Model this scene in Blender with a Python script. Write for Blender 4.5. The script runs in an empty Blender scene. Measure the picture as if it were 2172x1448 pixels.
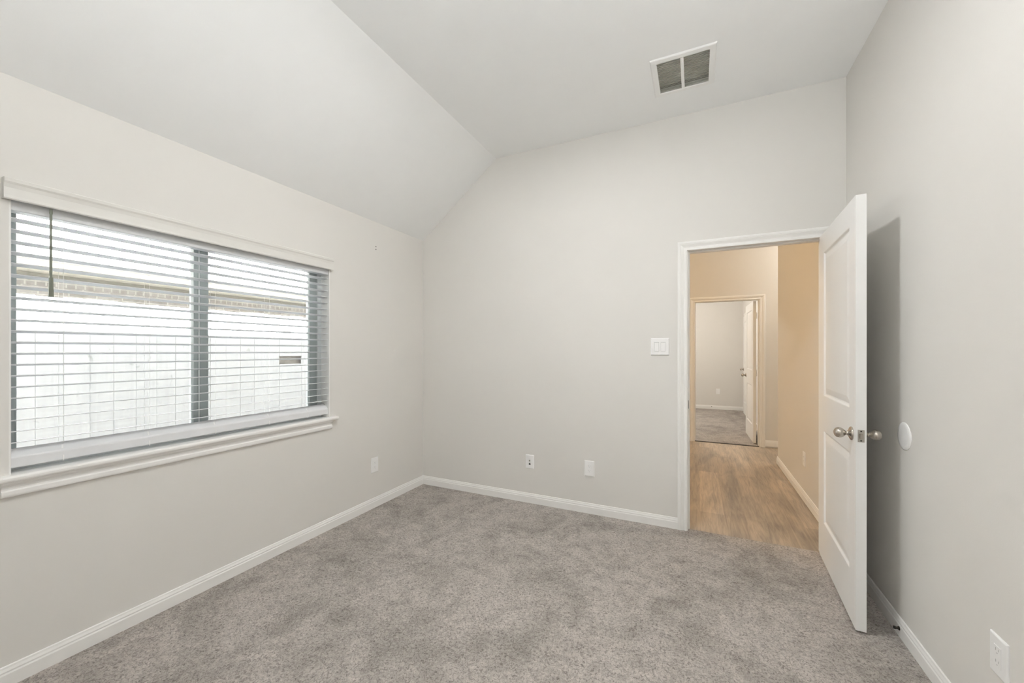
import bpy, bmesh, math, random
from mathutils import Vector, Matrix
random.seed(7)
PI = math.pi
scene = bpy.context.scene
COL = scene.collection

# ------------------------------------------------------------------ camera, sky, sun, exposure
FPX = 832.5
cam_d = bpy.data.cameras.new('camera')
cam_d.sensor_fit = 'HORIZONTAL'; cam_d.sensor_width = 36.0
cam_d.lens = FPX / 2172 * 36.0
cam_d.shift_y = (742.85 - 724) / 2172
cam_d.clip_start = 0.02
cam = bpy.data.objects.new('camera', cam_d); COL.objects.link(cam)
cam.location = (2.49, -3.196, 1.339)
cam.rotation_euler = (PI / 2, 0, math.radians(25.14))
scene.camera = cam

world = bpy.data.worlds.new('sky'); scene.world = world; world.use_nodes = True
SKY = 8.5
SUN = 720.0
bg = world.node_tree.nodes['Background']
bg.inputs['Color'].default_value = (0.93, 0.965, 1.0, 1); bg.inputs['Strength'].default_value = SKY

sun_d = bpy.data.lights.new('sun', 'SUN'); sun_d.energy = SUN; sun_d.angle = math.radians(0.6)
sun_d.color = (1.0, 0.98, 0.95)
sun = bpy.data.objects.new('sun', sun_d); COL.objects.link(sun)
SUN_ELEV = math.radians(42)
sdir = Vector((-math.cos(SUN_ELEV), -0.10, -math.sin(SUN_ELEV))).normalized()
sun.rotation_euler = sdir.to_track_quat('-Z', 'Y').to_euler()

# daylight portal in the window opening (guides sky sampling, adds no light)
por_d = bpy.data.lights.new('window_portal', 'AREA'); por_d.shape = 'RECTANGLE'
por_d.size = 1.52; por_d.size_y = 1.2; por_d.cycles.is_portal = True
por = bpy.data.objects.new('window_portal', por_d); COL.objects.link(por)
por.location = (-0.16, -1.87, 1.44); por.rotation_euler = (PI / 2, 0, -PI / 2)

vs = scene.view_settings
vs.view_transform = 'Standard'; vs.look = 'None'; vs.gamma = 1.0; vs.use_curve_mapping = False
vs.exposure = 0.04
FILL_UPLIGHT = 300.0  # uplighter added behind the camera to bounce fill off the ceiling
ROOM_FILL = 158.0       # radiance of the unseen flush ceiling lamp, added as room fill
HALL_LAMP = 78.0
PASSAGE_FILL = 45.0  # added unseen lamp, neutral fill for the hall's far wall
FAR_FILL = 100.0  # added unseen lamp, stands in for daylight in the far room
scene.cycles.max_bounces = 14; scene.cycles.diffuse_bounces = 9
scene.cycles.transparent_max_bounces = 16

# ------------------------------------------------------------------ helpers
def new_obj(name, bm, mat=None, parent=None, smooth=False, mats=None):
    me = bpy.data.meshes.new(name)
    bmesh.ops.recalc_face_normals(bm, faces=bm.faces[:])
    bm.to_mesh(me); bm.free()
    for m in (mats or ([mat] if mat else [])):
        me.materials.append(m)
    if smooth:
        for p in me.polygons: p.use_smooth = True
        try: me.set_sharp_from_angle(angle=math.radians(38))
        except Exception: pass
    o = bpy.data.objects.new(name, me); COL.objects.link(o)
    if parent: o.parent = parent
    return o

def tag(o, label=None, cat=None, group=None, kind=None):
    if label: o['label'] = label
    if cat: o['category'] = cat
    if group: o['group'] = group
    if kind: o['kind'] = kind
    return o

def empty(name, loc=(0, 0, 0), rz=0.0):
    o = bpy.data.objects.new(name, None); COL.objects.link(o)
    o.location = loc; o.rotation_euler = (0, 0, rz); o.empty_display_size = 0.1
    return o

def add_box(bm, lo, hi, bev=0.0, seg=2, mi=0):
    x0, y0, z0 = lo; x1, y1, z1 = hi
    vs_ = [bm.verts.new(p) for p in ((x0, y0, z0), (x1, y0, z0), (x1, y1, z0), (x0, y1, z0),
                                     (x0, y0, z1), (x1, y0, z1), (x1, y1, z1), (x0, y1, z1))]
    fs = [bm.faces.new([vs_[i] for i in q]) for q in
          ((0, 3, 2, 1), (4, 5, 6, 7), (0, 1, 5, 4), (1, 2, 6, 5), (2, 3, 7, 6), (3, 0, 4, 7))]
    for f in fs: f.material_index = mi
    if bev > 0:
        es = set(e for f in fs for e in f.edges)
        r = bmesh.ops.bevel(bm, geom=list(es), offset=bev, segments=seg, profile=0.5, affect='EDGES')
        for f in r['faces']: f.material_index = mi
    return vs_

def box(name, lo, hi, mat, parent=None, bev=0.0, smooth=True):
    bm = bmesh.new(); add_box(bm, lo, hi, bev)
    return new_obj(name, bm, mat, parent, smooth=smooth and bev > 0)

def add_prism(bm, pts, fn, a, b):
    """closed outline pts (u,v) swept between parameters a and b; fn(u,v,t) -> xyz"""
    A = [bm.verts.new(fn(u, v, a)) for u, v in pts]
    B = [bm.verts.new(fn(u, v, b)) for u, v in pts]
    n = len(pts)
    for i in range(n):
        bm.faces.new((A[i], A[(i + 1) % n], B[(i + 1) % n], B[i]))
    bm.faces.new(A); bm.faces.new(B[::-1])

def add_lathe(bm, prof, M=Matrix.Identity(4), n=32):
    """prof [(r, h)] turned about +Z then placed with M"""
    rings = []
    for r, h in prof:
        if r < 1e-6: rings.append([bm.verts.new(M @ Vector((0, 0, h)))])
        else: rings.append([bm.verts.new(M @ Vector((r * math.cos(2 * PI * k / n), r * math.sin(2 * PI * k / n), h))) for k in range(n)])
    for a, b in zip(rings, rings[1:]):
        for k in range(n):
            k2 = (k + 1) % n
            if len(a) == 1 and len(b) == 1: continue
            if len(a) == 1: bm.faces.new((a[0], b[k2], b[k]))
            elif len(b) == 1: bm.faces.new((a[k], a[k2], b[0]))
            else: bm.faces.new((a[k], a[k2], b[k2], b[k]))
    if len(rings[0]) > 1: bm.faces.new(rings[0][::-1])
    if len(rings[-1]) > 1: bm.faces.new(rings[-1])

def ring_wall(bm, fn, U0, U1, V0, V1, u0, u1, v0, v1, t0, t1):
    """slab between depths t0,t1 with a rectangular hole; fn(u,v,t)->xyz.  v0<=V0 means a doorway (hole open at the bottom)"""
    door = v0 <= V0 + 1e-6
    def L(t):
        O = [bm.verts.new(fn(u, v, t)) for u, v in ((U0, V0), (U1, V0), (U1, V1), (U0, V1))]
        I = [bm.verts.new(fn(u, v, t)) for u, v in ((u0, v0), (u1, v0), (u1, v1), (u0, v1))]
        return O, I
    O0, I0 = L(t0); O1, I1 = L(t1)
    for O, I in ((O0, I0), (O1, I1)):
        for k in ((1, 2, 3) if door else (0, 1, 2, 3)):
            bm.faces.new((O[k], O[(k + 1) % 4], I[(k + 1) % 4], I[k]))
    for k in range(4):
        if not (door and k == 0):
            bm.faces.new((O0[k], O0[(k + 1) % 4], O1[(k + 1) % 4], O1[k]))
            bm.faces.new((I0[k], I0[(k + 1) % 4], I1[(k + 1) % 4], I1[k]))
    if door:
        bm.faces.new((O0[0], I0[0], I1[0], O1[0])); bm.faces.new((I0[1], O0[1], O1[1], I1[1]))

# ------------------------------------------------------------------ materials
def srgb(r, g, b):
    return tuple(((c / 255) / 12.92 if c / 255 <= 0.04045 else ((c / 255 + 0.055) / 1.055) ** 2.4) for c in (r, g, b)) + (1,)

class NT:
    def __init__(self, name):
        self.m = bpy.data.materials.new(name); self.m.use_nodes = True
        self.t = self.m.node_tree; self.n = self.t.nodes; self.p = self.n['Principled BSDF']
    def new(self, kind, **kw):
        nd = self.n.new(kind)
        for k, v in kw.items(): setattr(nd, k, v)
        return nd
    def link(self, a, b): self.t.links.new(a, b)
    def coords(self, scale=(1, 1, 1), rot=(0, 0, 0)):
        tc = self.new('ShaderNodeTexCoord'); mp = self.new('ShaderNodeMapping')
        mp.inputs['Scale'].default_value = scale; mp.inputs['Rotation'].default_value = rot
        self.link(tc.outputs['Object'], mp.inputs['Vector']); return mp.outputs['Vector']
    def noise(self, vec, scale, detail=4, rough=0.55, dist=0.0):
        nz = self.new('ShaderNodeTexNoise'); nz.inputs['Scale'].default_value = scale
        nz.inputs['Detail'].default_value = detail; nz.inputs['Roughness'].default_value = rough
        nz.inputs['Distortion'].default_value = dist
        self.link(vec, nz.inputs['Vector']); return nz.outputs['Fac']
    def ramp(self, fac, stops):
        r = self.new('ShaderNodeValToRGB'); e = r.color_ramp.elements
        while len(e) < len(stops): e.new(0.5)
        for el, (p, c) in zip(e, stops): el.position = p; el.color = c
        self.link(fac, r.inputs['Fac']); return r.outputs['Color']
    def mix(self, a, b, fac, mode='MIX'):
        mx = self.new('ShaderNodeMix', data_type='RGBA', blend_type=mode)
        for s, v in ((6, a), (7, b)):
            if isinstance(v, tuple): mx.inputs[s].default_value = v
            else: self.link(v, mx.inputs[s])
        if isinstance(fac, (int, float)): mx.inputs[0].default_value = fac
        else: self.link(fac, mx.inputs[0])
        return mx.outputs[2]
    def bump(self, h, strength, dist, prev=None):
        b = self.new('ShaderNodeBump'); b.inputs['Strength'].default_value = strength; b.inputs['Distance'].default_value = dist
        self.link(h, b.inputs['Height'])
        if prev is not None: self.link(prev, b.inputs['Normal'])
        return b.outputs['Normal']

def plain(name, col, rough=0.5, metal=0.0, spec=0.5, var=0.0, vscale=6.0, bump=0.0, bscale=200.0, bdist=0.001):
    k = NT(name); k.p.inputs['Roughness'].default_value = rough; k.p.inputs['Metallic'].default_value = metal
    k.p.inputs['Specular IOR Level'].default_value = spec
    v = k.coords()
    if var > 0:
        f = k.noise(v, vscale, 3)
        a = tuple(c * (1 - var) for c in col[:3]) + (1,); b = tuple(min(1, c * (1 + var)) for c in col[:3]) + (1,)
        k.link(k.ramp(f, [(0.3, a), (0.7, b)]), k.p.inputs['Base Color'])
    else:
        k.p.inputs['Base Color'].default_value = col
    if bump > 0:
        k.link(k.bump(k.noise(v, bscale, 2), bump, bdist), k.p.inputs['Normal'])
    return k.m

M = {}
M['wall'] = plain('wall_paint', (0.730, 0.715, 0.688, 1), 0.75, spec=0.25, var=0.008, vscale=2.0, bump=0.10, bscale=130, bdist=0.0015)
M['ceiling'] = plain('ceiling_paint', (0.868, 0.877, 0.878, 1), 0.85, spec=0.2, var=0.006, bump=0.10, bscale=130, bdist=0.0015)
M['trim'] = plain('white_trim_paint', (0.86, 0.855, 0.84, 1), 0.38, spec=0.4, var=0.006, vscale=9)
M['door'] = plain('white_door_paint', (0.86, 0.86, 0.85, 1), 0.42, spec=0.4, var=0.006, vscale=5)
M['plastic'] = plain('white_plastic', (0.88, 0.88, 0.88, 1), 0.35, spec=0.45, var=0.005)
M['blind'] = plain('white_blind_vinyl', (0.68, 0.695, 0.715, 1), 0.45, spec=0.4, var=0.01, vscale=15)
M['rail'] = plain('white_rail_vinyl', (0.74, 0.75, 0.77, 1), 0.4, spec=0.4, var=0.01, vscale=15)
M['valance'] = plain('white_valance_vinyl', (0.74, 0.73, 0.70, 1), 0.45, spec=0.4, var=0.01, vscale=15)
M['cord'] = plain('white_cord', (0.80, 0.80, 0.80, 1), 0.8, var=0.02)
M['wand'] = plain('smoky_acrylic', srgb(112, 116, 104), 0.35, var=0.05)
M['nickel'] = plain('satin_nickel', (0.50, 0.46, 0.41, 1), 0.27, metal=1.0, var=0.03, vscale=60)
M['latch'] = plain('dull_nickel', (0.46, 0.44, 0.40, 1), 0.42, metal=1.0, var=0.04, vscale=60)
M['dark'] = plain('dark_slot', (0.03, 0.03, 0.03, 1), 0.7, var=0.1)
M['slot'] = plain('grey_slot', (0.52, 0.52, 0.52, 1), 0.7, var=0.1)
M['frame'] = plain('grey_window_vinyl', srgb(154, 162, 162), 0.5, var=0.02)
M['frame_lit'] = plain('window_vinyl_lit', srgb(214, 218, 219), 0.5, var=0.02)  # same vinyl as the sash, with the stronger light on the frame painted in
M['frame2'] = plain('pale_window_seal', srgb(200, 204, 204), 0.5, var=0.02)
M['grille'] = plain('white_grille_enamel', (0.84, 0.84, 0.83, 1), 0.4, var=0.01)
M['louver'] = plain('louver_enamel', srgb(205, 205, 198), 0.55, var=0.03)
M['filter'] = plain('dusty_filter', srgb(222, 222, 215), 0.95, var=0.25, vscale=9, bump=0.3, bscale=60)
M['duct'] = plain('dark_duct', srgb(120, 120, 112), 0.9, var=0.15)
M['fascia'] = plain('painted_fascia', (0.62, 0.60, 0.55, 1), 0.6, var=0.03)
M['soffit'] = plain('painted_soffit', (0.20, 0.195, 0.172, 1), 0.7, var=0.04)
M['shingle'] = plain('grey_shingle', (0.55, 0.54, 0.52, 1), 0.95, var=0.2, vscale=40)
M['soil'] = plain('side_yard_soil', (0.22, 0.19, 0.15, 1), 0.95, var=0.3, vscale=8)
M['slot_back'] = plain('dark_slot_backing', (0.13, 0.12, 0.11, 1), 0.9, var=0.35, vscale=12)
M['bronze'] = plain('dark_metal', srgb(52, 48, 42), 0.5, metal=0.6, var=0.1)

def glass():
    k = NT('window_glass'); k.n.remove(k.p)
    out = k.n['Material Output']
    tr = k.new('ShaderNodeBsdfTransparent'); tr.inputs['Color'].default_value = (0.97, 0.985, 0.98, 1)
    gl = k.new('ShaderNodeBsdfGlossy'); gl.inputs['Roughness'].default_value = 0.02
    fr = k.new('ShaderNodeFresnel'); fr.inputs['IOR'].default_value = 1.45
    mx = k.new('ShaderNodeMixShader')
    k.link(fr.outputs[0], mx.inputs[0]); k.link(tr.outputs[0], mx.inputs[1]); k.link(gl.outputs[0], mx.inputs[2])
    k.link(mx.outputs[0], out.inputs['Surface']); return k.m
M['glass'] = glass()

def lamp_mat(name, col, strength):
    k = NT(name)
    k.p.inputs['Base Color'].default_value = (0.9, 0.9, 0.88, 1)
    k.p.inputs['Emission Color'].default_value = col; k.p.inputs['Emission Strength'].default_value = strength
    return k.m
M['room_fill'] = lamp_mat('fill_white_diffuser', (1.0, 0.995, 0.985, 1), ROOM_FILL)
M['hall_globe'] = lamp_mat('lit_warm_glass', (1.0, 0.70, 0.40, 1), HALL_LAMP)
M['fill_uplight'] = lamp_mat('fill_uplight_glass', (0.965, 0.99, 1.0, 1), FILL_UPLIGHT)
M['passage_fill'] = lamp_mat('fill_soft_glass', (1.0, 0.93, 0.84, 1), PASSAGE_FILL)
M['far_fill'] = lamp_mat('fill_neutral_glass', (1.0, 0.92, 0.82, 1), FAR_FILL)

def carpet():
    k = NT('grey_carpet'); k.p.inputs['Roughness'].default_value = 1.0; k.p.inputs['Specular IOR Level'].default_value = 0.1
    v = k.coords()
    big = k.noise(v, 2.6, 4, 0.6, 0.6)          # footprints and vacuum marks
    mid = k.noise(v, 11.0, 3, 0.6, 0.8)
    tuft = k.noise(v, 92.0, 3, 0.7, 1.1)
    fine = k.noise(v, 420.0, 2, 0.6)
    cb = k.ramp(big, [(0.36, (0.350, 0.323, 0.298, 1)), (0.56, (0.458, 0.422, 0.393, 1))])
    cm = k.ramp(mid, [(0.34, (0.86, 0.857, 0.853, 1)), (0.58, (1.06, 1.06, 1.06, 1))])
    ct = k.ramp(tuft, [(0.34, (0.50, 0.49, 0.48, 1)), (0.49, (1.0, 1.0, 1.0, 1)), (0.66, (1.30, 1.30, 1.30, 1))])
    c = k.mix(cb, cm, 1.0, 'MULTIPLY'); c = k.mix(c, ct, 1.0, 'MULTIPLY')
    k.link(c, k.p.inputs['Base Color'])
    n1 = k.bump(big, 0.25, 0.03); n2 = k.bump(tuft, 0.9, 0.008, n1); n3 = k.bump(fine, 0.5, 0.003, n2)
    k.link(n3, k.p.inputs['Normal']); return k.m
M['carpet'] = carpet()

def planks():
    k = NT('vinyl_planks'); k.p.inputs['Roughness'].default_value = 0.38
    v = k.coords(rot=(0, 0, PI / 2))
    br = k.new('ShaderNodeTexBrick'); br.offset = 0.37; br.offset_frequency = 2
    for s, val in (('Scale', 1.0), ('Mortar Size', 0.0012), ('Brick Width', 1.22), ('Row Height', 0.18), ('Bias', 0.0)):
        br.inputs[s].default_value = val
    br.inputs['Color1'].default_value = (0.0, 0.0, 0.0, 1); br.inputs['Color2'].default_value = (1, 1, 1, 1)
    br.inputs['Mortar'].default_value = (0.3, 0.3, 0.3, 1)
    k.link(v, br.inputs['Vector'])
    base = k.ramp(br.outputs['Color'], [(0.0, srgb(158, 146, 132)), (0.5, srgb(172, 159, 143)), (1.0, srgb(188, 174, 157))])
    g = k.noise(k.coords(scale=(14, 0.9, 1)), 3.0, 5, 0.6, 1.2)
    gr = k.ramp(g, [(0.32, (0.70, 0.70, 0.71, 1)), (0.62, (1.12, 1.11, 1.09, 1))])
    b = k.noise(k.coords(scale=(5, 1.2, 1)), 1.3, 3, 0.55, 0.6)
    bl = k.ramp(b, [(0.35, (0.78, 0.79, 0.80, 1)), (0.62, (1.10, 1.08, 1.05, 1))])
    c = k.mix(base, gr, 1.0, 'MULTIPLY'); c = k.mix(c, bl, 1.0, 'MULTIPLY')
    k.link(c, k.p.inputs['Base Color']); return k.m
M['planks'] = planks()

def fence_wood():
    k = NT('weathered_fence_wood'); k.p.inputs['Roughness'].default_value = 0.9
    g = k.noise(k.coords(scale=(1, 22, 1.1)), 2.0, 5, 0.6, 0.8)
    c1 = k.ramp(g, [(0.3, (0.255, 0.255, 0.258, 1)), (0.7, (0.298, 0.298, 0.301, 1))])
    kn = k.noise(k.coords(scale=(1, 1.6, 1)), 9.0, 2, 0.5, 1.0)
    c2 = k.ramp(kn, [(0.24, (0.72, 0.72, 0.71, 1)), (0.33, (1, 1, 1, 1))])
    k.link(k.mix(c1, c2, 1.0, 'MULTIPLY'), k.p.inputs['Base Color']); return k.m
M['fence'] = fence_wood()

def brick(soldier=False):
    k = NT('soldier_brick' if soldier else 'running_brick'); k.p.inputs['Roughness'].default_value = 0.9
    tc = k.new('ShaderNodeTexCoord'); sp = k.new('ShaderNodeSeparateXYZ'); cb = k.new('ShaderNodeCombineXYZ')
    k.link(tc.outputs['Object'], sp.inputs[0]); k.link(sp.outputs['Y'], cb.inputs['X']); k.link(sp.outputs['Z'], cb.inputs['Y'])
    br = k.new('ShaderNodeTexBrick'); br.offset = 0.0 if soldier else 0.5
    for s, val in (('Scale', 1.0), ('Mortar Size', 0.006), ('Mortar Smooth', 0.1), ('Bias', 0.1),
                   ('Brick Width', 0.067 if soldier else 0.203), ('Row Height', 0.5 if soldier else 0.067)):
        br.inputs[s].default_value = val
    br.inputs['Color1'].default_value = (0.235, 0.228, 0.220, 1); br.inputs['Color2'].default_value = (0.32, 0.31, 0.30, 1)
    br.inputs['Mortar'].default_value = (0.46, 0.45, 0.44, 1)
    k.link(cb.outputs[0], br.inputs['Vector'])
    n = k.noise(k.coords(), 14.0, 3)
    c = k.mix(br.outputs['Color'], k.ramp(n, [(0.3, (0.8, 0.78, 0.76, 1)), (0.6, (1.05, 1.05, 1.05, 1))]), 1.0, 'MULTIPLY')
    k.link(c, k.p.inputs['Base Color']); return k.m
M['brick'] = brick(); M['soldier'] = brick(True)

# ------------------------------------------------------------------ room dimensions (metres; z=0 is the carpet)
W, H0, H1, XR = 3.363, 2.44, 3.0966, 0.8286
YF = -3.95                       # wall behind the camera
TW = 0.115
DX0, DX1, DZ = 2.436, 3.247, 2.083      # finished doorway in the back wall
WY0, WY1, WZ0, WZ1 = -2.630, -1.110, 0.830, 2.000   # window opening
YH = 3.23                        # far side of the hall
FX0, FX1, FZ = 2.473, 3.285, 2.055      # doorway across the hall
YFAR = 6.87; XFAR = 3.43         # bedroom across the hall

def S(o, label, cat): return tag(o, label, cat, kind='structure')

# ------------------------------------------------------------------ shell
S(box('floor', (0, YF, -0.12), (W, 0.035, 0.0), M['carpet']), 'mottled grey carpet covering the bedroom floor', 'carpet')
S(box('floor_hall', (0.2, 0.035, -0.12), (5.6, YH + 0.03, -0.008), M['planks']), 'brown wood plank flooring in the hallway beyond the open door', 'floor')
S(box('floor_far', (0.5, YH + 0.03, -0.12), (XFAR, YFAR, 0.0), M['carpet']), 'beige grey carpet in the room across the hallway', 'carpet')

bm = bmesh.new(); ring_wall(bm, lambda u, v, t: (t, u, v), YF - TW, TW, -0.3, H0 + 0.02, WY0, WY1, WZ0, WZ1, -0.15, 0.0)
S(new_obj('wall_left', bm, M['wall']), 'greige wall with the wide blind-covered window', 'wall')
bm = bmesh.new(); ring_wall(bm, lambda u, v, t: (u, t, v), -0.0, W, -0.12, 3.2, DX0 - 0.018, DX1 + 0.018, -0.12, DZ + 0.018, 0.0, TW)
S(new_obj('wall_back', bm, M['wall']), 'greige end wall holding the open doorway and double light switch', 'wall')
S(box('wall_right', (W, YF - TW, -0.12), (W + TW, 2.33, 3.2), M['wall']), 'greige side wall behind the open white door', 'wall')
S(box('wall_front', (0, YF - TW, -0.12), (W, YF, 3.2), M['wall']), 'greige wall behind the viewer opposite the doorway', 'wall')

VX0, VX1, VY0, VY1 = 2.262, 2.570, -0.650, -0.328   # hole for the return-air grille
bm = bmesh.new(); ring_wall(bm, lambda u, v, t: (u, v, t), XR, W + TW, YF - TW, TW, VX0, VX1, VY0, VY1, H1, H1 + 0.03)
S(new_obj('ceiling', bm, M['ceiling']), 'flat white upper ceiling with the return-air grille', 'ceiling')
bm = bmesh.new()
add_prism(bm, [(0, H0), (XR, H1), (XR, H1 + 0.03), (-0.15, H0 + 0.02), (-0.15, H0)], lambda u, v, t: (u, t, v), YF - TW, TW)
S(new_obj('ceiling_slope', bm, M['ceiling']), 'sloping white ceiling rising from above the window', 'ceiling')

# hall and far room
bm = bmesh.new(); ring_wall(bm, lambda u, v, t: (u, t, v), 0.2, 5.6, -0.12, 3.2, FX0 - 0.018, FX1 + 0.018, -0.12, FZ + 0.018, YH, YH + TW)
S(new_obj('wall_hall_far', bm, M['wall']), 'tan lit hallway wall around the second white-cased doorway', 'wall')
S(box('wall_hall_left', (0.2, TW, -0.12), (0.3, YH, 3.2), M['wall']), 'hallway end wall out of sight past the doorway', 'wall')
S(box('wall_hall_end', (5.5, 2.33, -0.12), (5.6, YH, 3.2), M['wall']), 'end wall of the side passage off the hallway', 'wall')
S(box('wall_passage', (W + TW, 2.215, -0.12), (5.6, 2.33, 3.2), M['wall']), 'near wall of the side passage off the hallway', 'wall')
S(box('ceiling_hall', (0.2, TW, H1), (5.6, YH + TW, H1 + 0.1), M['ceiling']), 'white ceiling over the hallway', 'ceiling')
S(box('wall_far_back', (0.5, YFAR, -0.12), (XFAR + 0.1, YFAR + 0.1, 2.8), M['wall']), 'pale beige back wall of the room across the hallway', 'wall')
S(box('wall_far_right', (XFAR, YH + TW, -0.12), (XFAR + 0.1, YFAR, 2.8), M['wall']), 'beige side wall behind the door of the room across the hallway', 'wall')
S(box('wall_far_left', (0.4, YH + TW, -0.12), (0.5, YFAR, 2.8), M['wall']), 'beige side wall out of sight in the room across the hallway', 'wall')
S(box('ceiling_far', (0.4, YH + TW, 2.7), (XFAR + 0.1, YFAR + 0.1, 2.8), M['ceiling']), 'white ceiling of the room across the hallway', 'ceiling')

# ------------------------------------------------------------------ baseboards
BB = [(0, 0), (0.013, 0), (0.013, 0.052), (0.010, 0.058), (0.011, 0.064), (0.007, 0.074), (0.006, 0.081), (0.003, 0.083), (0, 0.083)]
def baseboard(name, fn, a, b, label, z0=0.0):
    bm = bmesh.new(); add_prism(bm, [(d, z + z0) for d, z in BB], fn, a, b)
    return S(new_obj(name, bm, M['trim']), label, 'baseboard')
baseboard('baseboard_left', lambda d, z, t: (d, t, z), YF, -0.0001, 'white baseboard along the window wall')
baseboard('baseboard_back', lambda d, z, t: (t, -d, z), 0.0001, 2.3645, 'white baseboard along the wall left of the doorway')
baseboard('baseboard_right', lambda d, z, t: (W - d, t, z), YF, -0.0001, 'white baseboard along the wall behind the open door')
baseboard('baseboard_front', lambda d, z, t: (t, YF + d, z), 0.014, W - 0.014, 'white baseboard behind the viewer')
baseboard('baseboard_hall_right', lambda d, z, t: (W - d, t, z), TW, 2.345, 'white baseboard along the hallway side wall', 0.004)
baseboard('baseboard_hall_far', lambda d, z, t: (t, YH - d, z), FX1 + 0.072, 5.5, 'short white baseboard right of the second doorway', 0.012)
baseboard('baseboard_far_back', lambda d, z, t: (t, YFAR - d, z), 0.5, XFAR, 'white baseboard at the far end of the room across the hallway')
baseboard('baseboard_far_right', lambda d, z, t: (XFAR - d, t, z), YH + TW + 0.08, 5.28, 'white baseboard behind the door across the hallway')

# ------------------------------------------------------------------ door casings, jambs
CAS = [(0.000, 0.000), (0.000, 0.008), (0.003, 0.011), (0.016, 0.011), (0.020, 0.0085), (0.026, 0.0095), (0.040, 0.0165),
       (0.045, 0.0185), (0.048, 0.0165), (0.051, 0.0185), (0.061, 0.0185), (0.066, 0.0155), (0.066, 0.0)]
def add_casing(bm, fn, x0, x1, zb, zt):
    """mitred U of moulding round a doorway; fn(u, v, t) with t off the wall"""
    rings = []
    for c in range(4):
        rg = []
        for w, t in CAS:
            u, v = ((x0 - w, zb), (x0 - w, zt + w), (x1 + w, zt + w), (x1 + w, zb))[c]
            rg.append(bm.verts.new(fn(u, v, t)))
        rings.append(rg)
    n = len(CAS)
    for a, b in zip(rings, rings[1:]):
        for i in range(n): bm.faces.new((a[i], a[(i + 1) % n], b[(i + 1) % n], b[i]))
    bm.faces.new(rings[0]); bm.faces.new(rings[3][::-1])

def add_jamb(bm, x0, x1, zb, zt, y0, y1, stop_y0, stop_y1):
    th = 0.018
    add_box(bm, (x0 - th, y0, zb), (x0, y1, zt)); add_box(bm, (x1, y0, zb), (x1 + th, y1, zt))
    add_box(bm, (x0 - th, y0, zt), (x1 + th, y1, zt + th))
    s = 0.011
    add_box(bm, (x0, stop_y0, zb), (x0 + s, stop_y1, zt - s), 0.002, 1); add_box(bm, (x1 - s, stop_y0, zb), (x1, stop_y1, zt - s), 0.002, 1)
    add_box(bm, (x0, stop_y0, zt - s), (x1, stop_y1, zt), 0.002, 1)

def add_leaf(bm, w, h, th, panels):
    """moulded two-panel door slab: x along width 0..w, y 0..th, z 0..h"""
    for side in (0, 1):
        def P(x, z, d): return bm.verts.new((x, d if side == 0 else th - d, z))
        pu0, pu1 = panels[0][0], panels[0][1]
        def quad(x0, z0, x1, z1): bm.faces.new([P(x0, z0, 0), P(x1, z0, 0), P(x1, z1, 0), P(x0, z1, 0)])
        quad(0, 0, pu0, h); quad(pu1, 0, w, h)
        z = 0.0
        for (a, b, z0, z1) in panels:
            quad(pu0, z, pu1, z0); z = z1
        quad(pu0, z, pu1, h)
        for (a, b, z0, z1) in panels:
            prev = None
            for off, d in ((0, 0), (0.004, 0.001), (0.012, 0.0085), (0.018, 0.0095), (0.024, 0.0085), (0.052, 0.003), (0.056, 0.0025)):
                rg = [P(a + off, z0 + off, d), P(b - off, z0 + off, d), P(b - off, z1 - off, d), P(a + off, z1 - off, d)]
                if prev:
                    for i in range(4): bm.faces.new((prev[i], prev[(i + 1) % 4], rg[(i + 1) % 4], rg[i]))
                prev = rg
            bm.faces.new(prev)
    for q in (((0, 0, 0), (0, th, 0), (0, th, h), (0, 0, h)), ((w, 0, 0), (w, th, 0), (w, th, h), (w, 0, h)),
              ((0, 0, 0), (w, 0, 0), (w, th, 0), (0, th, 0)), ((0, 0, h), (w, 0, h), (w, th, h), (0, th, h))):
        bm.faces.new([bm.verts.new(p) for p in q])
    bmesh.ops.remove_doubles(bm, verts=bm.verts[:], dist=1e-5)

KNOB = [(0.0, 0.0), (0.0325, 0.0), (0.0330, 0.003), (0.0315, 0.006), (0.026, 0.009), (0.017, 0.013), (0.0115, 0.017), (0.0098, 0.021),
        (0.0105, 0.024), (0.0150, 0.029), (0.0200, 0.034), (0.0240, 0.041), (0.0255, 0.048), (0.0245, 0.055), (0.0210, 0.062), (0.0150, 0.067), (0.0075, 0.070), (0.0, 0.0708)]
def make_knob(parent, x, y, z, out):
    bm = bmesh.new(); R = Matrix.Rotation(-PI / 2 if out > 0 else PI / 2, 4, 'X')     # +Z -> +Y or -Y
    add_lathe(bm, KNOB, Matrix.Translation((x, y, z)) @ R, 40)
    o = new_obj('door_knob', bm, M['nickel'], parent, smooth=True); o['label'] = 'egg-shaped satin nickel knob'
    return o

LW, LH, LT = 0.806, 2.064, 0.040
PANELS = [(0.122, 0.700, 0.242, 0.825), (0.122, 0.700, 1.040, 1.943)]
# --- the open door of the bedroom
door1 = tag(empty('door_1', (3.221, -0.011, 0.012), math.radians(180 + 86.75)),
            'white two-panel door standing open into the bedroom against the side wall', 'door', kind='structure')
bm = bmesh.new(); add_leaf(bm, LW, LH, LT, PANELS)
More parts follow.
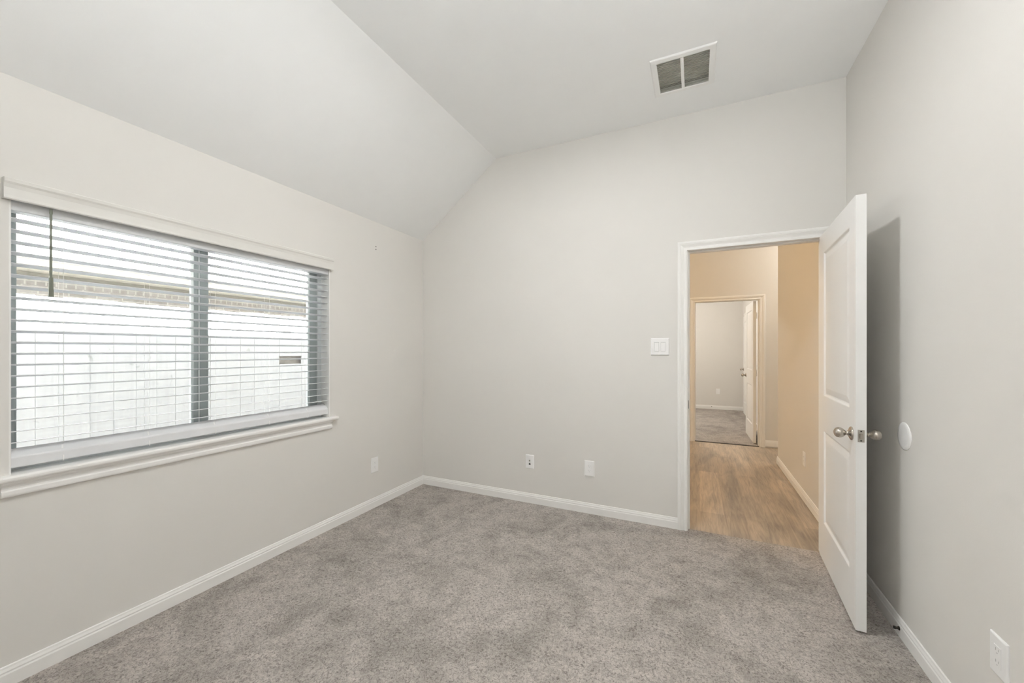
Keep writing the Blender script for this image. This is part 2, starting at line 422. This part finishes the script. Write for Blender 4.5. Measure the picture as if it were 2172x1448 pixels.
# local x runs from the hinge to the latch edge; local +y is the face that points to the wall when open
leaf = new_obj('door_leaf', bm, M['door'], door1)
zk = 0.934 - 0.012
make_knob(leaf, LW - 0.062, 0.0, zk, -1); make_knob(leaf, LW - 0.062, LT, zk, 1)
bm = bmesh.new(); add_box(bm, (LW - 0.0005, LT / 2 - 0.0125, zk - 0.029), (LW + 0.0012, LT / 2 + 0.0125, zk + 0.029), 0.0005, 1)
lp = new_obj('latch_plate', bm, M['latch'], leaf)
bm = bmesh.new(); add_prism(bm, [(-0.006, 0), (0.006, 0), (0.006, 0.004), (-0.006, 0.011)], lambda u, v, t: (LW + 0.001 + v, LT / 2 + u, t), zk - 0.011, zk + 0.011)
o = new_obj('latch_bolt', bm, M['nickel'], lp)
for s in (-1, 1):
    bm = bmesh.new(); add_lathe(bm, [(0, 0), (0.0035, 0), (0.003, 0.0008), (0, 0.001)], Matrix.Translation((LW + 0.0012, LT / 2, zk + s * 0.022)) @ Matrix.Rotation(PI / 2, 4, 'Y'), 12)
    new_obj('screw', bm, M['bronze'], lp)

# --- its frame in the back wall
tr1 = tag(empty('trim_1', (0, 0, 0)), 'white moulded casing and jamb round the bedroom doorway', 'door frame', kind='structure')
bm = bmesh.new(); add_casing(bm, lambda u, v, t: (u, -t, v), DX0 - 0.006, DX1 + 0.006, 0.0, DZ - 0.004)
new_obj('casing', bm, M['trim'], tr1)
bm = bmesh.new(); add_jamb(bm, DX0, DX1, -0.008, DZ, 0.0, TW, 0.042, 0.075)
jm = new_obj('jamb', bm, M['trim'], tr1)
bm = bmesh.new(); add_box(bm, (DX0 - 0.001, 0.008, 0.905), (DX0 + 0.003, 0.036, 0.965), 0.0005, 1)
o = new_obj('strike_plate', bm, M['bronze'], tr1); o['label'] = 'small metal strike plate'
bm = bmesh.new(); add_casing(bm, lambda u, v, t: (u, TW + t, v), DX0 - 0.006, DX1 + 0.006, -0.008, DZ - 0.004)
new_obj('casing', bm, M['trim'], tr1)

# --- doorway across the hall and its door
tr2 = tag(empty('trim_2', (0, 0, 0)), 'white casing round the doorway across the hallway', 'door frame', kind='structure')
bm = bmesh.new(); add_casing(bm, lambda u, v, t: (u, YH - t, v), FX0 - 0.006, FX1 + 0.006, -0.008, FZ - 0.004)
new_obj('casing', bm, M['trim'], tr2)
bm = bmesh.new(); add_jamb(bm, FX0, FX1, -0.008, FZ, YH, YH + TW, YH + 0.035, YH + 0.07)
new_obj('jamb', bm, M['trim'], tr2)
bm = bmesh.new(); add_casing(bm, lambda u, v, t: (u, YH + TW + t, v), FX0 - 0.006, FX1 + 0.006, 0.0, FZ - 0.004)
new_obj('casing', bm, M['trim'], tr2)
bm = bmesh.new(); add_box(bm, (FX0, YH - 0.004, -0.0085), (FX1, YH + 0.034, -0.002), 0.002, 1)
o = new_obj('threshold', bm, M['bronze'], tr2); o['label'] = 'dark transition strip'

door2 = tag(empty('door_2', (FX1 - 0.020, YH + TW + 0.016, 0.014), math.radians(91)),
            'white door swung open inside the room across the hallway', 'door', kind='structure')
bm = bmesh.new(); add_leaf(bm, 0.80, 2.03, 0.036, [(0.12, 0.68, 0.24, 0.82), (0.12, 0.68, 1.03, 1.92)])
leaf2 = new_obj('door_leaf', bm, M['door'], door2)
make_knob(leaf2, 0.80 - 0.062, 0.036, 0.93, 1); make_knob(leaf2, 0.80 - 0.062, 0.0, 0.93, -1)
for z in (0.22, 1.0, 1.82):
    bm = bmesh.new(); add_lathe(bm, [(0, -0.045), (0.006, -0.045), (0.006, 0.045), (0, 0.045)], Matrix.Translation((-0.006, -0.002, z)), 12)
    add_box(bm, (-0.0015, 0.0, z - 0.045), (0.0, 0.034, z + 0.045)); add_box(bm, (-0.019, -0.001, z - 0.045), (-0.004, 0.0015, z + 0.045))
    new_obj('hinge', bm, M['trim'], door2)

# --- closet door on the far room's right wall
door3 = tag(empty('door_3', (XFAR, 5.36, 0.014), math.radians(90)),
            'closed white closet door at the far end of the room across the hallway', 'door', kind='structure')
bm = bmesh.new(); add_leaf(bm, 0.80, 2.03, 0.03, [(0.12, 0.68, 0.24, 0.82), (0.12, 0.68, 1.03, 1.92)])
leaf3 = new_obj('door_leaf', bm, M['door'], door3); leaf3.location = (0.3, 0.0, 0)
make_knob(leaf3, 0.74, 0.03, 0.925, 1)
bm = bmesh.new(); add_casing(bm, lambda u, v, t: (u, t, v), 0.294, 1.106, -0.012, 2.04)
new_obj('casing', bm, M['trim'], door3)

# ------------------------------------------------------------------ window
win = tag(empty('window_1', (-0.085, (WY0 + WY1) / 2, WZ0)), 'wide sliding window with grey vinyl frame behind the blind', 'window', kind='structure')
def wchild(name, boxes, mat, bev=0.002, label=None):
    bm = bmesh.new()
    for lo, hi in boxes: add_box(bm, lo, hi, bev, 1)
    o = new_obj(name, bm, mat, None); o.parent = win; o.matrix_parent_inverse = Matrix.Translation(win.location).inverted()
    if label: o['label'] = label
    return o
fx0, fx1 = -0.148, -0.085
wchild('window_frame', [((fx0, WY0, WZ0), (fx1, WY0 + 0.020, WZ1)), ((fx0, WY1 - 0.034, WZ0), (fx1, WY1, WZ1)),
                        ((fx0, WY0 + 0.020, WZ0), (fx1, WY1 - 0.034, WZ0 + 0.045)), ((fx0, WY0 + 0.020, WZ1 - 0.045), (fx1, WY1 - 0.034, WZ1))], M['frame_lit'])
wchild('window_liner', [((-0.085, WY1 - 0.006, 0.8405), (0.001, WY1, WZ1)), ((-0.085, WY0, 0.8405), (0.001, WY0 + 0.006, WZ1)), ((-0.085, WY0 + 0.006, WZ1 - 0.006), (0.001, WY1 - 0.006, WZ1))], M['trim'], 0.001)
# fixed-side stile and sliding sash
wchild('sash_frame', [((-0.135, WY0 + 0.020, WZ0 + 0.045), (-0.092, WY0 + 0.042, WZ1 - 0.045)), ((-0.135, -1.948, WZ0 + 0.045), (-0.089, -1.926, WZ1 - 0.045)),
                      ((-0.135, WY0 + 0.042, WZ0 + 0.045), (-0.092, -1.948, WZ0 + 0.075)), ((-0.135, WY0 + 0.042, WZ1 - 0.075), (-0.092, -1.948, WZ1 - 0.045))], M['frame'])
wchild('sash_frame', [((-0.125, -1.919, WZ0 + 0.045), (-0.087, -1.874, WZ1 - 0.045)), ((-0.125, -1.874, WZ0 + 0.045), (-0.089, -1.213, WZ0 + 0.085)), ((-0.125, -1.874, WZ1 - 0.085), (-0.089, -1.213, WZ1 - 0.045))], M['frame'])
wchild('seal_strip', [((-0.13, -1.926, WZ0 + 0.045), (-0.087, -1.919, WZ1 - 0.045)), ((-0.13, -1.150, WZ0 + 0.045), (-0.087, -1.144, WZ1 - 0.045))], M['frame2'], 0.0, 'pale seal strip')
wchild('window_pane', [((-0.116, WY0 + 0.042, WZ0 + 0.075), (-0.112, -1.948, WZ1 - 0.075))], M['glass'], 0.0)
wchild('window_pane', [((-0.108, -1.874, WZ0 + 0.085), (-0.104, -1.213, WZ1 - 0.085))], M['glass'], 0.0)
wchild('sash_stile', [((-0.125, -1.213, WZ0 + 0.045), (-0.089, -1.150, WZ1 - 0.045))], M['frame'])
# stool and apron
sill = tag(empty('trim_3', (0, (WY0 + WY1) / 2, WZ0)), 'white window sill with moulded apron below the blind', 'window sill', kind='structure')
bm = bmesh.new()
add_box(bm, (-0.085, WY0, 0.815), (0.0, WY1, 0.8405))
st = [(0.0, 0.815), (0.030, 0.815), (0.0345, 0.818), (0.037, 0.8235), (0.037, 0.832), (0.0345, 0.8375), (0.030, 0.8405), (0.0, 0.8405)]
add_prism(bm, st, lambda u, v, t: (u, t, v), -2.666, -1.058)
o = new_obj('stool', bm, M['trim'], None); o.parent = sill; o.matrix_parent_inverse = Matrix.Translation(sill.location).inverted()
bm = bmesh.new()
ap = [(0, 0.753), (0.010, 0.753), (0.016, 0.757), (0.0175, 0.763), (0.0175, 0.777), (0.012, 0.782), (0.0125, 0.788), (0.016, 0.797), (0.024, 0.806), (0.027, 0.815), (0, 0.815)]
add_prism(bm, ap, lambda u, v, t: (u, t, v), -2.652, -1.100)
o = new_obj('apron', bm, M['trim'], None); o.parent = sill; o.matrix_parent_inverse = Matrix.Translation(sill.location).inverted()

# ------------------------------------------------------------------ blind
BY0, BY1 = -2.624, -1.117
blind = tag(empty('window_blind', (-0.035, (BY0 + BY1) / 2, 0.86)), 'white horizontal slat blind with valance covering the wide window', 'window blind')
binv = Matrix.Translation(blind.location).inverted()
def bchild(name, bm, mat, label=None, smooth=False, parent=None):
    o = new_obj(name, bm, mat, None, smooth=smooth)
    o.parent = parent or blind
    if not parent: o.matrix_parent_inverse = binv
    if label: o['label'] = label
    return o
# valance: moulded front board with short returns
bm = bmesh.new()
vp = [(0.010, 1.941), (0.024, 1.940), (0.027, 1.944), (0.026, 1.955), (0.026, 1.985), (0.029, 2.000), (0.033, 2.008), (0.034, 2.020), (0.031, 2.024), (0.010, 2.024)]
add_prism(bm, vp, lambda u, v, t: (u, t, v), -2.648, -1.098)
for a, b in ((-2.648, -2.640), (-1.106, -1.098)):
    add_box(bm, (0.0005, a, 1.941), (0.012, b, 2.024))
bchild('valance', bm, M['valance'])
bm = bmesh.new(); add_box(bm, (-0.064, BY0, 1.905), (-0.008, BY1, 1.950), 0.002, 1); bchild('headrail', bm, M['blind'])
TILT = math.radians(7.5)
def slat_bm(w, th, tilt, crown=0.0016):
    bm = bmesh.new(); n = 8; pts = []
    for i in range(n + 1):
        s = -1 + 2 * i / n; pts.append((s * w / 2, crown * (1 - s * s) + th / 2))
    for i in range(n, -1, -1):
        s = -1 + 2 * i / n; pts.append((s * w / 2, crown * (1 - s * s) - th / 2))
    c, sn = math.cos(tilt), math.sin(tilt)
    pts = [(u * c - v * sn, u * sn + v * c) for u, v in pts]
    add_prism(bm, pts, lambda u, v, t: (u, t, v), BY0, BY1)
    return bm
first = None
for i in range(21):
    z = 1.8755 - 0.0456 * i - 0.025 * math.sin(TILT)
    if first is None:
        first = new_obj('slat', slat_bm(0.050, 0.0028, TILT), M['blind'], None, smooth=True); o = first
    else:
        o = first.copy(); COL.objects.link(o)
    o.parent = blind; o.location = (0, -blind.location.y, z - blind.location.z)
bm = bmesh.new()
rp = [(-0.0605, 0.934), (-0.056, 0.9355), (-0.0155, 0.9075), (-0.0115, 0.903), (-0.0105, 0.898), (-0.011, 0.867), (-0.013, 0.863), (-0.018, 0.862), (-0.057, 0.862), (-0.0615, 0.868)]
add_prism(bm, rp, lambda u, v, t: (u, t, v), BY0, BY1)
rail = bchild('bottom_rail', bm, M['rail'])
LADY = (-2.477, -2.179, -1.878, -1.564, -1.285)
for k, y in enumerate(LADY):
    bm = bmesh.new()
    for x in (-0.009, -0.061): add_box(bm, (x - 0.00035, y - 0.00035, 0.915), (x + 0.00035, y + 0.00035, 1.91))
    bchild('ladder_cord', bm, M['cord'])
    bm = bmesh.new()
    q = [(-0.040, 0.9245), (-0.020, 0.9106), (-0.020, 0.9122), (-0.040, 0.9262)]
    add_prism(bm, q, lambda u, v, t: (u, y + t - 0.3 * (u + 0.02), v), -0.003, 0.003)
    bchild('cord_clip', bm, M['plastic'], parent=rail)
    bm = bmesh.new(); add_box(bm, (-0.0108, y - 0.002, 0.859), (-0.0088, y + 0.002, 0.884))
    bchild('cord_end', bm, M['plastic'], parent=rail)
# tilt wand
wand = None
bm = bmesh.new(); add_lathe(bm, [(0, 1.645), (0.0045, 1.645), (0.0042, 1.80), (0.0045, 1.86), (0.0042, 1.915), (0.0055, 1.920), (0.0050, 1.938), (0, 1.938)], Matrix.Translation((0.010, -2.519, 0)), 8)
wand = bchild('tilt_wand', bm, M['wand'], 'smoky grey tilt wand')
bm = bmesh.new(); add_lathe(bm, [(0, 1.566), (0.0088, 1.566), (0.0085, 1.572), (0.0066, 1.648), (0.004, 1.652), (0, 1.652)], Matrix.Translation((0.010, -2.519, 0)), 6)
bchild('wand_grip', bm, M['wand'], parent=wand)

# ------------------------------------------------------------------ wall plates
def plate_bm(w, h, t=0.006):
    """plate in local XZ, facing -Y, with eased edges"""
    bm = bmesh.new(); a = []
    for s, d in ((0, 0.0), (0.0, -t * 0.45), (0.003, -t * 0.85), (0.006, -t)):
        a.append([bm.verts.new((x * (w / 2 - s), d, z * (h / 2 - s))) for x, z in ((-1, -1), (1, -1), (1, 1), (-1, 1))])
    for p, q in zip(a, a[1:]):
        for i in range(4): bm.faces.new((p[i], p[(i + 1) % 4], q[(i + 1) % 4], q[i]))
    bm.faces.new(a[0]); bm.faces.new(a[-1]); return bm
def make_outlet(loc, rz, label, w=0.082, h=0.128):
    r = tag(empty('wall_outlet', loc, rz), label, 'outlet', 'duplex outlets low on the walls')
    new_obj('cover_plate', plate_bm(w, h), M['plastic'], r)
    bm = bmesh.new(); add_box(bm, (-0.0165, -0.0075, -0.034), (0.0165, -0.0055, 0.034), 0.0008, 1); new_obj('receptacle', bm, M['plastic'], r)
    for s in (-1, 1):
        bm = bmesh.new()
        add_box(bm, (-0.0072, -0.0079, s * 0.0185 - 0.001), (-0.0052, -0.0070, s * 0.0185 + 0.008)); add_box(bm, (0.0052, -0.0079, s * 0.0185), (0.0072, -0.0070, s * 0.0185 + 0.007))
        add_lathe(bm, [(0, 0), (0.0024, 0), (0.0024, 0.0009), (0, 0.0009)], Matrix.Translation((0, -0.0070, s * 0.0185 - 0.0075)) @ Matrix.Rotation(PI / 2, 4, 'X'), 10)
        new_obj('socket_slots', bm, M['slot'], r)
    return r
make_outlet((0.0, -0.657, 0.361), PI / 2, 'white outlet plate low on the window wall near the corner')
make_outlet((1.695, 0.0, 0.368), 0, 'white outlet plate low on the end wall, nearer the doorway')
make_outlet((W, -1.412, 0.366), -PI / 2, 'white outlet plate low on the side wall in front of the open door')
make_outlet((W, 1.075, 0.372), -PI / 2, 'tan-lit outlet plate low on the hallway wall')
make_outlet((2.94, YFAR, 0.405), 0, 'small outlet plate on the back wall of the room across the hallway')
r = tag(empty('cable_plate', (1.1645, 0.0, 0.361)), 'narrow white cable plate with two dark jacks on the end wall', 'wall plate')
new_obj('cover_plate', plate_bm(0.080, 0.122), M['plastic'], r)
bm = bmesh.new(); add_lathe(bm, [(0, 0), (0.0062, 0), (0.0062, 0.005), (0.0045, 0.005), (0.0045, 0.010), (0, 0.010)], Matrix.Translation((0, -0.006, 0.010)) @ Matrix.Rotation(PI / 2, 4, 'X'), 6)
o = new_obj('coax_jack', bm, M['latch'], r); o['label'] = 'small metal coax jack'
bm = bmesh.new(); add_prism(bm, [(-0.0085, -0.026), (0.0085, -0.026), (0.0085, -0.018), (0.004, -0.014), (-0.004, -0.014), (-0.0085, -0.018)], lambda u, v, t: (u, t, v), -0.0066, -0.004)
o = new_obj('data_jack', bm, M['dark'], r); o['label'] = 'dark square data jack'
r = tag(empty('light_switch', (2.2395, 0.0, 1.3675)), 'white double rocker switch plate beside the doorway', 'light switch')
new_obj('cover_plate', plate_bm(0.132, 0.131, 0.007), M['plastic'], r)
for s in (-1, 1):
    bm = bmesh.new(); xm = s * 0.023
    add_prism(bm, [(-0.0065, -0.034), (-0.0115, -0.034), (-0.0085, 0.0), (-0.0072, 0.034), (-0.0065, 0.034)] if s < 0 else [(-0.0065, -0.034), (-0.0115, -0.034), (-0.0085, 0.0), (-0.0072, 0.034), (-0.0065, 0.034)],
              lambda u, v, t: (t, u, v), xm - 0.0155, xm + 0.0155)
    new_obj('rocker', bm, M['plastic'], r)
    bm = bmesh.new(); add_box(bm, (xm - 0.0168, -0.0073, -0.0355), (xm + 0.0168, -0.0062, 0.0355)); new_obj('rocker_gap', bm, M['slot'], r)

# wall bumper disc, door stops, anchors
bm = bmesh.new()
add_lathe(bm, [(0, 0), (0.064, 0), (0.064, 0.002), (0.061, 0.0045), (0.045, 0.006), (0.0, 0.007)], Matrix.Rotation(-PI / 2, 4, 'Y'), 48)
o = tag(new_obj('wall_bumper', bm, M['plastic'], smooth=True), 'round white door bumper disc stuck on the side wall', 'door bumper'); o.location = (W, -0.781, 0.942)
def stop(loc, rz, label):
    bm = bmesh.new(); R = Matrix.Rotation(PI / 2, 4, 'X')
    add_lathe(bm, [(0, 0), (0.009, 0), (0.009, 0.003), (0.0055, 0.006), (0.005, 0.012), (0.0065, 0.014), (0.0065, 0.021), (0, 0.022)], R, 14)
    o = tag(new_obj('door_stop', bm, M['bronze'], smooth=True), label, 'door stop'); o.location = loc; o.rotation_euler = (0, 0, rz)
stop((W - 0.013, -0.765, 0.040), -PI / 2, 'small dark door stop stub on the side wall baseboard by the open door')
stop((2.81, YFAR - 0.013, 0.055), 0, 'tiny dark door stop on the baseboard across the hallway')
for z, lab in ((2.229, 'upper of two tiny dark screw anchors high on the window wall'), (2.207, 'lower of two tiny dark screw anchors high on the window wall')):
    bm = bmesh.new(); add_lathe(bm, [(0, 0), (0.0042, 0), (0.0042, 0.0015), (0, 0.002)], Matrix.Rotation(PI / 2, 4, 'Y'), 12)
    o = tag(new_obj('screw_anchor', bm, M['bronze']), lab, 'screw anchor', 'screw anchors above the window'); o.location = (0.0, -0.641, z)

# ------------------------------------------------------------------ return-air grille
vx0, vx1, vy0, vy1 = 2.233, 2.599, -0.681, -0.305
vent = tag(empty('ceiling_vent', ((vx0 + vx1) / 2, (vy0 + vy1) / 2, H1)), 'white square return-air grille in the flat ceiling', 'vent')
vinv = Matrix.Translation(vent.location).inverted()
def vchild(name, bm, mat, label=None):
    o = new_obj(name, bm, mat, None); o.parent = vent; o.matrix_parent_inverse = vinv
    if label: o['label'] = label
    return o
ix0, ix1, iy0, iy1 = 2.270, 2.562, -0.643, -0.337
bm = bmesh.new(); prev = None; rings = []
for off, z in ((0, 0.0), (0.002, -0.007), (0.006, -0.010), (0.034, -0.011), (0.037, -0.009), (0.037, 0.004)):
    q = [(vx0 + off, vy0 + off), (vx1 - off, vy0 + off), (vx1 - off, vy1 - off), (vx0 + off, vy1 - off)]
    rg = [bm.verts.new((x, y, H1 + z)) for x, y in q]
    if prev:
        for i in range(4): bm.faces.new((prev[i], prev[(i + 1) % 4], rg[(i + 1) % 4], rg[i]))
    prev = rg
xm = (ix0 + ix1) / 2 - 0.004
add_box(bm, (xm - 0.009, iy0, H1 - 0.010), (xm + 0.009, iy1, H1 + 0.004))
vchild('frame', bm, M['grille'])
NL = 24
for a, b in ((ix0, xm - 0.009), (xm + 0.009, ix1)):
    for i in range(NL):
        y = iy0 + (i + 0.5) * (iy1 - iy0) / NL
        bm = bmesh.new(); add_prism(bm, [(-0.0045, 0.0045), (-0.0035, 0.0045), (0.0045, -0.0045), (0.0035, -0.0045)], lambda u, v, t: (t, y - u, H1 - 0.003 + v), a, b)
        vchild('louver', bm, M['louver'])
bm = bmesh.new(); add_box(bm, (VX0 + 0.001, VY0 + 0.001, H1 + 0.045), (VX1 - 0.001, VY1 - 0.001, H1 + 0.055)); vchild('filter', bm, M['filter'], 'grey dusty filter')
bm = bmesh.new()
for lo, hi in (((VX0 - 0.002, VY0 - 0.002, H1 + 0.03), (VX0, VY1 + 0.002, H1 + 0.15)), ((VX1, VY0 - 0.002, H1 + 0.03), (VX1 + 0.002, VY1 + 0.002, H1 + 0.15)),
               ((VX0, VY0 - 0.002, H1 + 0.03), (VX1, VY0, H1 + 0.15)), ((VX0, VY1, H1 + 0.03), (VX1, VY1 + 0.002, H1 + 0.15)), ((VX0, VY0, H1 + 0.148), (VX1, VY1, H1 + 0.15))):
    add_box(bm, lo, hi)
vchild('duct_box', bm, M['duct'])

# ------------------------------------------------------------------ unseen lamps outside the view, most of them added as fill
def unseen_ceiling_lamp(x, y, zc, r, drop, mat, label):
    t = tag(empty('unseen_ceiling_lamp', (x, y, zc)), label, 'ceiling lamp')
    bm = bmesh.new(); add_lathe(bm, [(0, 0), (0.07, 0), (0.07, -0.018), (0.02, -0.03), (0.012, -0.03), (0.012, -drop + r * 0.62), (r * 0.6, -drop + r * 0.60), (r * 0.62, -drop + r * 0.52), (0, -drop + r * 0.52)], n=24)
    new_obj('lamp_base', bm, M['nickel'], t, smooth=True)
    bm = bmesh.new(); prof = []
    for i in range(13):
        a = -PI / 2 + (PI / 2 + 0.55) * i / 12
        prof.append((r * math.cos(a), -drop + 0.75 * r * math.sin(a)))
    prof[0] = (0, prof[0][1]); prof.append((0, prof[-1][1]))
    add_lathe(bm, prof, n=32); new_obj('lamp_globe', bm, mat, t, smooth=True)
def disc_lamp(x, y, zc, r, mat, label):
    t = tag(empty('unseen_ceiling_lamp', (x, y, zc)), label, 'ceiling lamp')
    bm = bmesh.new(); add_lathe(bm, [(0, 0), (r + 0.014, 0), (r + 0.014, -0.040), (r + 0.010, -0.046), (r + 0.0005, -0.046), (r + 0.0005, -0.036), (0, -0.036)], n=48)
    new_obj('lamp_housing', bm, M['trim'], t, smooth=True)
    bm = bmesh.new(); add_lathe(bm, [(0, -0.048), (r * 0.5, -0.0475), (r, -0.045), (r, -0.0365), (0, -0.0365)], n=48)
    new_obj('lamp_diffuser', bm, mat, t, smooth=True)
disc_lamp(1.82, -1.60, H1, 0.13, M['room_fill'], 'unseen round flush fill lamp added at the middle of the bedroom ceiling')
unseen_ceiling_lamp(0.80, 0.95, H1, 0.15, 0.14, M['hall_globe'], 'warm glowing lamp on the hallway ceiling out of sight past the doorway')
unseen_ceiling_lamp(4.45, 2.75, H1, 0.15, 0.14, M['passage_fill'], 'unseen white fill lamp added on the ceiling of the side passage off the hallway')
unseen_ceiling_lamp(1.90, 5.0, 2.7, 0.15, 0.13, M['far_fill'], 'unseen lamp added on the ceiling of the room across the hallway in place of daylight')

t = tag(empty('fill_uplighter', (2.85, -3.38, 0)), 'slim metal fill uplighter added unseen behind the viewer', 'floor lamp')
bm = bmesh.new(); add_lathe(bm, [(0, 0), (0.14, 0), (0.14, 0.012), (0.12, 0.022), (0.02, 0.03), (0, 0.03)], n=40); new_obj('base', bm, M['nickel'], t, smooth=True)
bm = bmesh.new(); add_lathe(bm, [(0, 0.028), (0.011, 0.028), (0.011, 1.76), (0, 1.76)], n=20); new_obj('pole', bm, M['nickel'], t, smooth=True)
bm = bmesh.new(); add_lathe(bm, [(0, 1.755), (0.03, 1.758), (0.09, 1.785), (0.14, 1.825), (0.162, 1.86), (0.158, 1.86), (0.136, 1.829), (0.086, 1.790), (0.03, 1.764), (0, 1.762)], n=48); new_obj('bowl', bm, M['nickel'], t, smooth=True)
bm = bmesh.new(); add_lathe(bm, [(0, 1.836), (0.140, 1.836), (0.147, 1.842), (0.10, 1.846), (0, 1.848)], n=48); new_obj('diffuser', bm, M['fill_uplight'], t, smooth=True)

# ------------------------------------------------------------------ outside
S(box('ground', (-9, -12, -0.50), (-0.15, 10, -0.25), M['soil']), 'bare side yard between the window and the fence', 'ground')
XF = -1.80; FTOP = 1.735
fence = tag(empty('wood_fence', (XF, 0, -0.25)), 'weathered pale wooden privacy fence outside the window', 'fence')
finv = Matrix.Translation(fence.location).inverted()
bm = bmesh.new(); y = -7.0; pw = 0.140
while y < 6.5:
    top = FTOP + random.uniform(-0.006, 0.006); x = XF + random.uniform(-0.003, 0.003)
    if -0.25 < y + pw / 2 < 0.02:
        add_box(bm, (x - 0.016, y, -0.25), (x, y + pw - 0.0012, 1.180), 0.001, 1); add_box(bm, (x - 0.016, y, 1.272), (x, y + pw - 0.0012, top), 0.001, 1)
    else:
        add_box(bm, (x - 0.016, y, -0.25), (x, y + pw - 0.0012, top), 0.001, 1)
    y += pw
o = new_obj('picket_panel', bm, M['fence'], None); o.parent = fence; o.matrix_parent_inverse = finv
bm = bmesh.new(); add_box(bm, (XF - 0.075, -0.40, 1.13), (XF - 0.058, 0.20, 1.32), 0.002, 1)  # board added so sunlit brick does not show through the slot
o = new_obj('slot_darkener', bm, M['slot_back'], None); o.parent = fence; o.matrix_parent_inverse = finv; o['label'] = 'dark board added behind the slot in the fence to keep it dark'
for z in (0.0, 0.72, 1.45):
    bm = bmesh.new(); add_box(bm, (XF - 0.058, -7.0, z), (XF - 0.020, 6.5, z + 0.088), 0.002, 1)
    o = new_obj('rail', bm, M['fence'], None); o.parent = fence; o.matrix_parent_inverse = finv

XN = -3.20; ZS = 2.075
house = tag(empty('neighbour_house', (XN, 0, -0.25)), 'brick house with pale fascia and grey roof beyond the fence', 'house')
hinv = Matrix.Translation(house.location).inverted()
def hchild(name, bm, mat, label=None):
    o = new_obj(name, bm, mat, None); o.parent = house; o.matrix_parent_inverse = hinv
    if label: o['label'] = label
bm = bmesh.new(); add_box(bm, (XN - 0.2, -8, -0.25), (XN, 9, ZS - 0.115)); hchild('brick_wall', bm, M['brick'])
bm = bmesh.new(); add_box(bm, (XN - 0.2, -8, ZS - 0.115), (XN + 0.004, 9, ZS)); hchild('soldier_course', bm, M['soldier'])
XE = -2.50
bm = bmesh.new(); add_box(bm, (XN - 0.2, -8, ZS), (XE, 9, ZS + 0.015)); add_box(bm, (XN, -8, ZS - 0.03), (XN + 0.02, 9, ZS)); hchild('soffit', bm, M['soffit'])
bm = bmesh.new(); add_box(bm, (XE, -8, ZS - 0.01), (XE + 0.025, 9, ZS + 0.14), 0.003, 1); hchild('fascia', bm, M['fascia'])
bm = bmesh.new(); add_prism(bm, [(XE + 0.10, ZS + 0.13), (XE + 0.10, ZS + 0.155), (XE - 4.2, ZS + 2.75), (XE - 4.2, ZS + 2.72)], lambda u, v, t: (u, t, v), -8.3, 9.3)
hchild('roof', bm, M['shingle'])
bm = bmesh.new(); gx = XE + 0.025
add_prism(bm, [(gx, ZS + 0.02), (gx + 0.06, ZS + 0.02), (gx + 0.10, ZS + 0.07), (gx + 0.10, ZS + 0.125), (gx + 0.095, ZS + 0.125), (gx + 0.055, ZS + 0.03), (gx, ZS + 0.03)], lambda u, v, t: (u, t, v), -8, 9)
hchild('gutter', bm, M['fascia'])

# own roof above the rooms (its eave shades the lower fence)
bm = bmesh.new()
ex, ez = -0.45, 2.63; rx = 3.2; sl = math.tan(math.radians(37.5)); rz_ = ez + (rx - ex) * sl
add_prism(bm, [(ex, ez), (rx, rz_), (9.0, 2.6), (9.0, 2.7), (rx, rz_ + 0.12), (ex, ez + 0.08)], lambda u, v, t: (u, t, v), -4.25, 9.0)
S(new_obj('roof', bm, M['shingle']), 'shingled roof over the house, its eave above the window', 'roof')
